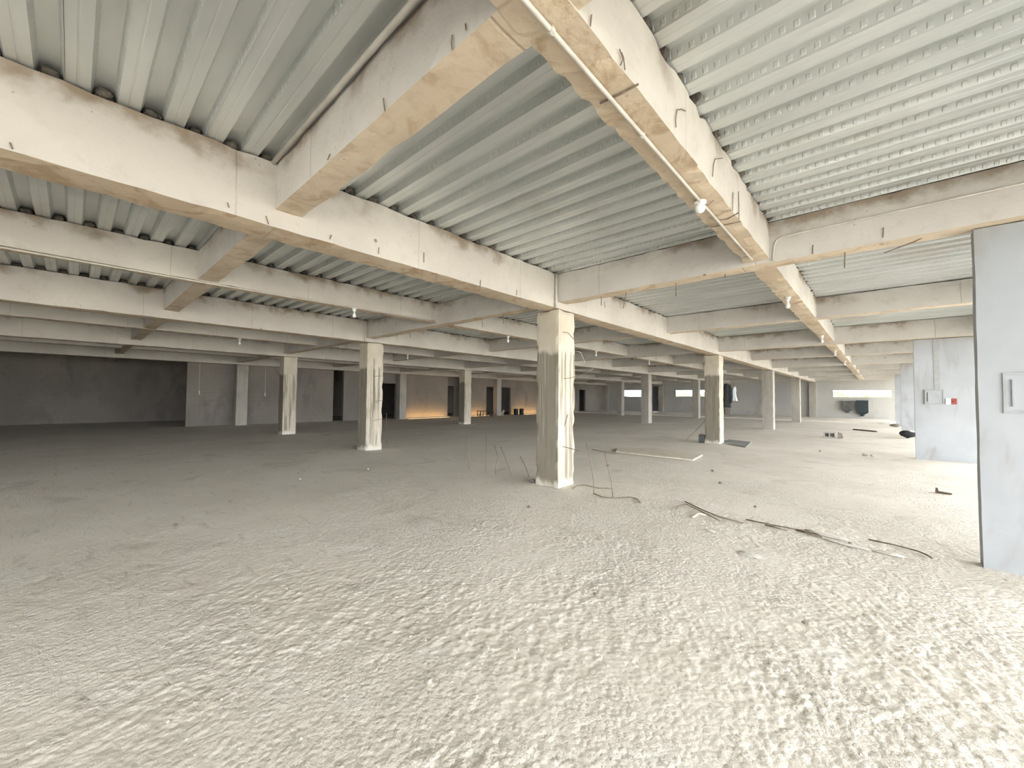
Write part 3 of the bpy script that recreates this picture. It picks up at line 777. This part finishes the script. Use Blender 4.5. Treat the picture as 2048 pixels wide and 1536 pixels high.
# ------------------------------------------------------------------ boxes and switch on the piers
def pier_box(px, py, x0, x1, z0, z1, dep, label, deep=True):
    e = empty('junction_box', ((x0+x1)/2, py, z0)); wx = (x1-x0)/2; h = z1-z0; t_ = .018
    MB().box(-wx, -wx+t_, -dep, .01, 0, h).box(wx-t_, wx, -dep, .01, 0, h).box(-wx+t_, wx-t_, -dep, .01, 0, t_).box(-wx+t_, wx-t_, -dep, .01, h-t_, h).build('frame', M['box_grey'], e)
    cover = MB().box(-wx+t_, wx-t_, -dep+.012, .01, t_, h-t_).build('cover', M['plaster'], e)
    MB().box(-wx+.05, -wx+.06, -dep-.002, -dep+.014, .06, h-.06).build('slot', M['bin_grey' if deep else 'box_grey'], cover)
    return tag(e, label, 'box')
pier_box(0, PIER[2].location.y, .85, 1.19, 1.43, 1.79, .035, 'grey plastered junction box on the pier with the red switch')
b1 = pier_box(0, PIER[1].location.y, .812, 1.02, 1.40, 1.76, .012, 'recessed grey box on the broad plastered pier', False)
yp = PIER[2].location.y
e = empty('wall_switch', (1.31, yp, 1.43))
MB().box(-.09, .0, -.03, .005, 0, .15).build('white_plate', M['white'], e)
rp = MB().box(.01, .10, -.035, .005, 0, .145).build('red_plate', M['red'], e)
MB().lathe([(.025, -.01), (.03, 0), (.025, .01)], 10).build('button', M['red'], rp, (.055, -.04, .075))
tag(e, 'white and red switch plates side by side on a plastered pier', 'switch')
# plaster chase running up from the junction box
tag(MB().hexa([(-.05, -.008, 0), (.05, -.008, 0), (.05, .005, 0), (-.05, .005, 0), (-.06, -.008, 1.3), (.06, -.008, 1.3), (.06, .005, 1.3), (-.06, .005, 1.3)]).build('plaster_chase', M['box_grey'], None, (1.08, yp, 1.79)),
    'upright filled plaster chase above the grey junction box on pier', 'chase')

# ------------------------------------------------------------------ jacket and shirt on the column
def garment(name, mat, loc, h, wd, dp, seed, label, sleeves=True, group=None):
    e = empty(name, loc)
    N, R = 20, 14; V = []; F = []
    for a in range(R):
        t = a/(R-1); z = h*(1-t)
        prof = (.30+.75*min(1, t*5)**.6)*(1-.10*math.sin(t*3)+.12*t)
        for b in range(N):
            ph = 2*math.pi*b/N
            f = 1+.14*math.sin(ph*5+seed+t*2)*(.3+t)
            V.append((math.cos(ph)*wd/2*prof*f+.02*math.sin(t*4+seed), math.sin(ph)*dp/2*prof*f, z))
    for a in range(R-1):
        for b in range(N): F.append((a*N+b, (a+1)*N+b, (a+1)*N+(b+1) % N, a*N+(b+1) % N))
    F.append(tuple(range(N))); mesh_obj('body', V, F, mat, e, smooth=True)
    if sleeves:
        for s in (-1, 1):
            MB().tube([(s*wd*.34, 0, h*.93), (s*wd*.52, -.02, h*.75), (s*wd*.56, -.02, h*.45), (s*wd*.50, -.03, h*.18)], [.05, .06, .055, .042], 9).build('sleeve', mat, e, smooth=True)
    MB().tube([(math.cos(q)*.055, math.sin(q)*.04, h-.01+.012*math.cos(q)) for q in np.linspace(0, 6.28, 13)], .016, 6).build('collar', mat, e, smooth=True)
    MB().tube([(0, 0, h), (0, .02, h+.06), (-.06, 0, h+.07)], .005, 5).build('hook', M['rust'], e)
    return tag(e, label, 'clothing', group)
c2 = COLS[0, 2].location
garment('jacket', M['black'], (c2.x+SX/2+.03, c2.y+SY/2+.16, 1.22), .82, .30, .2, 1.3, 'dark jacket hanging at the back corner of a concrete column')
garment('shirt', M['pale_cloth'], (c2.x+SX/2+.25, c2.y+SY/2+.30, 1.45), .48, .17, .14, 2.9, 'pale shirt hanging behind the dark jacket on a column', False)

# ------------------------------------------------------------------ things at the far walls
def hopper(u0, u1, v0, v1, vt, mat, label):
    a = at(u0, v0, y=YE-.3); b = at(u1, v1, y=YE-.3); tp = at(u0, vt, y=YE-.3).z
    e = empty('hopper', ((a.x+b.x)/2, YE, b.z)); wx = (b.x-a.x)/2; h = a.z-b.z; zt = tp-b.z
    MB().hexa([(-wx, -.32, zt), (wx, -.32, zt), (wx, -.02, zt), (-wx, -.02, zt), (-wx, -.36, h), (wx, -.36, h), (wx, -.02, h), (-wx, -.02, h)]).build('body', M[mat], e)
    MB().hexa([(-wx*.35, -.25, zt*.45), (wx*.35, -.25, zt*.45), (wx*.35, -.06, zt*.45), (-wx*.35, -.06, zt*.45), (-wx, -.32, zt), (wx, -.32, zt), (wx, -.02, zt), (-wx, -.02, zt)]).build('funnel', M[mat], e); fn = COL.objects[-1]
    MB().lathe([(wx*.28, 0), (wx*.33, zt*.1), (wx*.33, zt*.45)], 10).build('spout', M[mat], fn, (0, -.16, 0))
    mb = MB(); mb.box(-wx-.02, wx+.02, -.38, -.34, h-.03, h+.01).box(-wx-.02, -wx+.01, -.36, -.03, h-.03, h+.01).box(wx-.01, wx+.02, -.36, -.03, h-.03, h+.01); mb.build('rim', M[mat], e)
    return tag(e, label, 'hopper')
hopper(1685, 1706, 802, 826, 819, 'bin_grey', 'worn grey hopper with a short spout on the end wall below slot window')
hopper(1712.5, 1737, 801, 833, 825, 'bin', 'black hopper with a round spout on the end wall below slot window')
# bench
a = at(941, 834, z=0); b = at(970, 833.5, z=0)
yb0, yb1 = 20.6, 22.4
e = empty('wooden_bench', (-22.6, 21.7, 0)); l = .72
MB().box(-.2, .2, -l, l, .42, .46).build('top', M['dark_wood'], e)
for sx in (-1, 1):
    for sy in (-1, 1):
        for q in (0, .28):
            MB().box(sx*.17-.02, sx*.17+.02, sy*(l-.06-q)-.025, sy*(l-.06-q)+.025, .002, .42).build('leg', M['dark_wood'], e)
for sy in (-1, 1):
    MB().box(-.15, .15, sy*(l-.2)-.15, sy*(l-.2)+.15, .17, .2).build('shelf', M['dark_wood'], e)
tag(e, 'low dark wooden bench before the warm lit wall', 'bench')
for k, u in enumerate((1032, 1043)):
    p = at(u, 830, x=-23.1)
    e = empty('plastic_drum', (p.x, p.y, 0))
    MB().lathe([(.17, .003), (.19, .02), (.20, .25), (.205, .26), (.2, .27), (.205, .48), (.19, .5)], 14).build('body', M['bin'], e, smooth=True)
    MB().lathe([(.195, .5), (.2, .51), (.2, .53), (.06, .545)], 14).build('lid', M['bin_grey'], e)
    tag(e, 'dark plastic drum standing by the warm lit wall', 'drum', 'pair of plastic drums')
p = at(990, 834, z=0)
for k, (dx, dy, dz) in enumerate(((.25, .3, .5), (.05, .35, .42), (-.2, .25, .25))):
    tag(MB().tube([(0, 0, .015), (dx, dy, dz)], .025, 6).build('scrap_stick', M['wood'], None, (-22.9+k*.12, 23.55+.1*k, 0)), 'scrap wood stick propped up in front of the paired doorways', 'stick', 'scrap sticks by the doorways')
# added warm tubes at the wall foot: stand in for the glow's unknown source
for sk, (ya, yb) in enumerate(((15.35, 18.9), (21.1, 23.0), (26.3, 29.8))):
    e = empty('added_strip_light', (X_WALL+(.42 if ya > 0 else -4.8), (ya+yb)/2, 0)); h = (yb-ya)/2
    MB().box(.0, .05, -h, h, .002, .07).build('casing', M['box_grey'], e)
    MB().tube([(-.02, -h+.03, .035), (-.02, h-.03, .035)], .014, 8).build('tube', M['warm'], e)
    tag(e, 'added warm strip light on the floor, ' + ['between single doorway and dark recess', 'behind the low dark bench', 'behind the plastic drums', 'inside the wide dark opening'][sk], 'light', 'added strip lights at the wall foot')
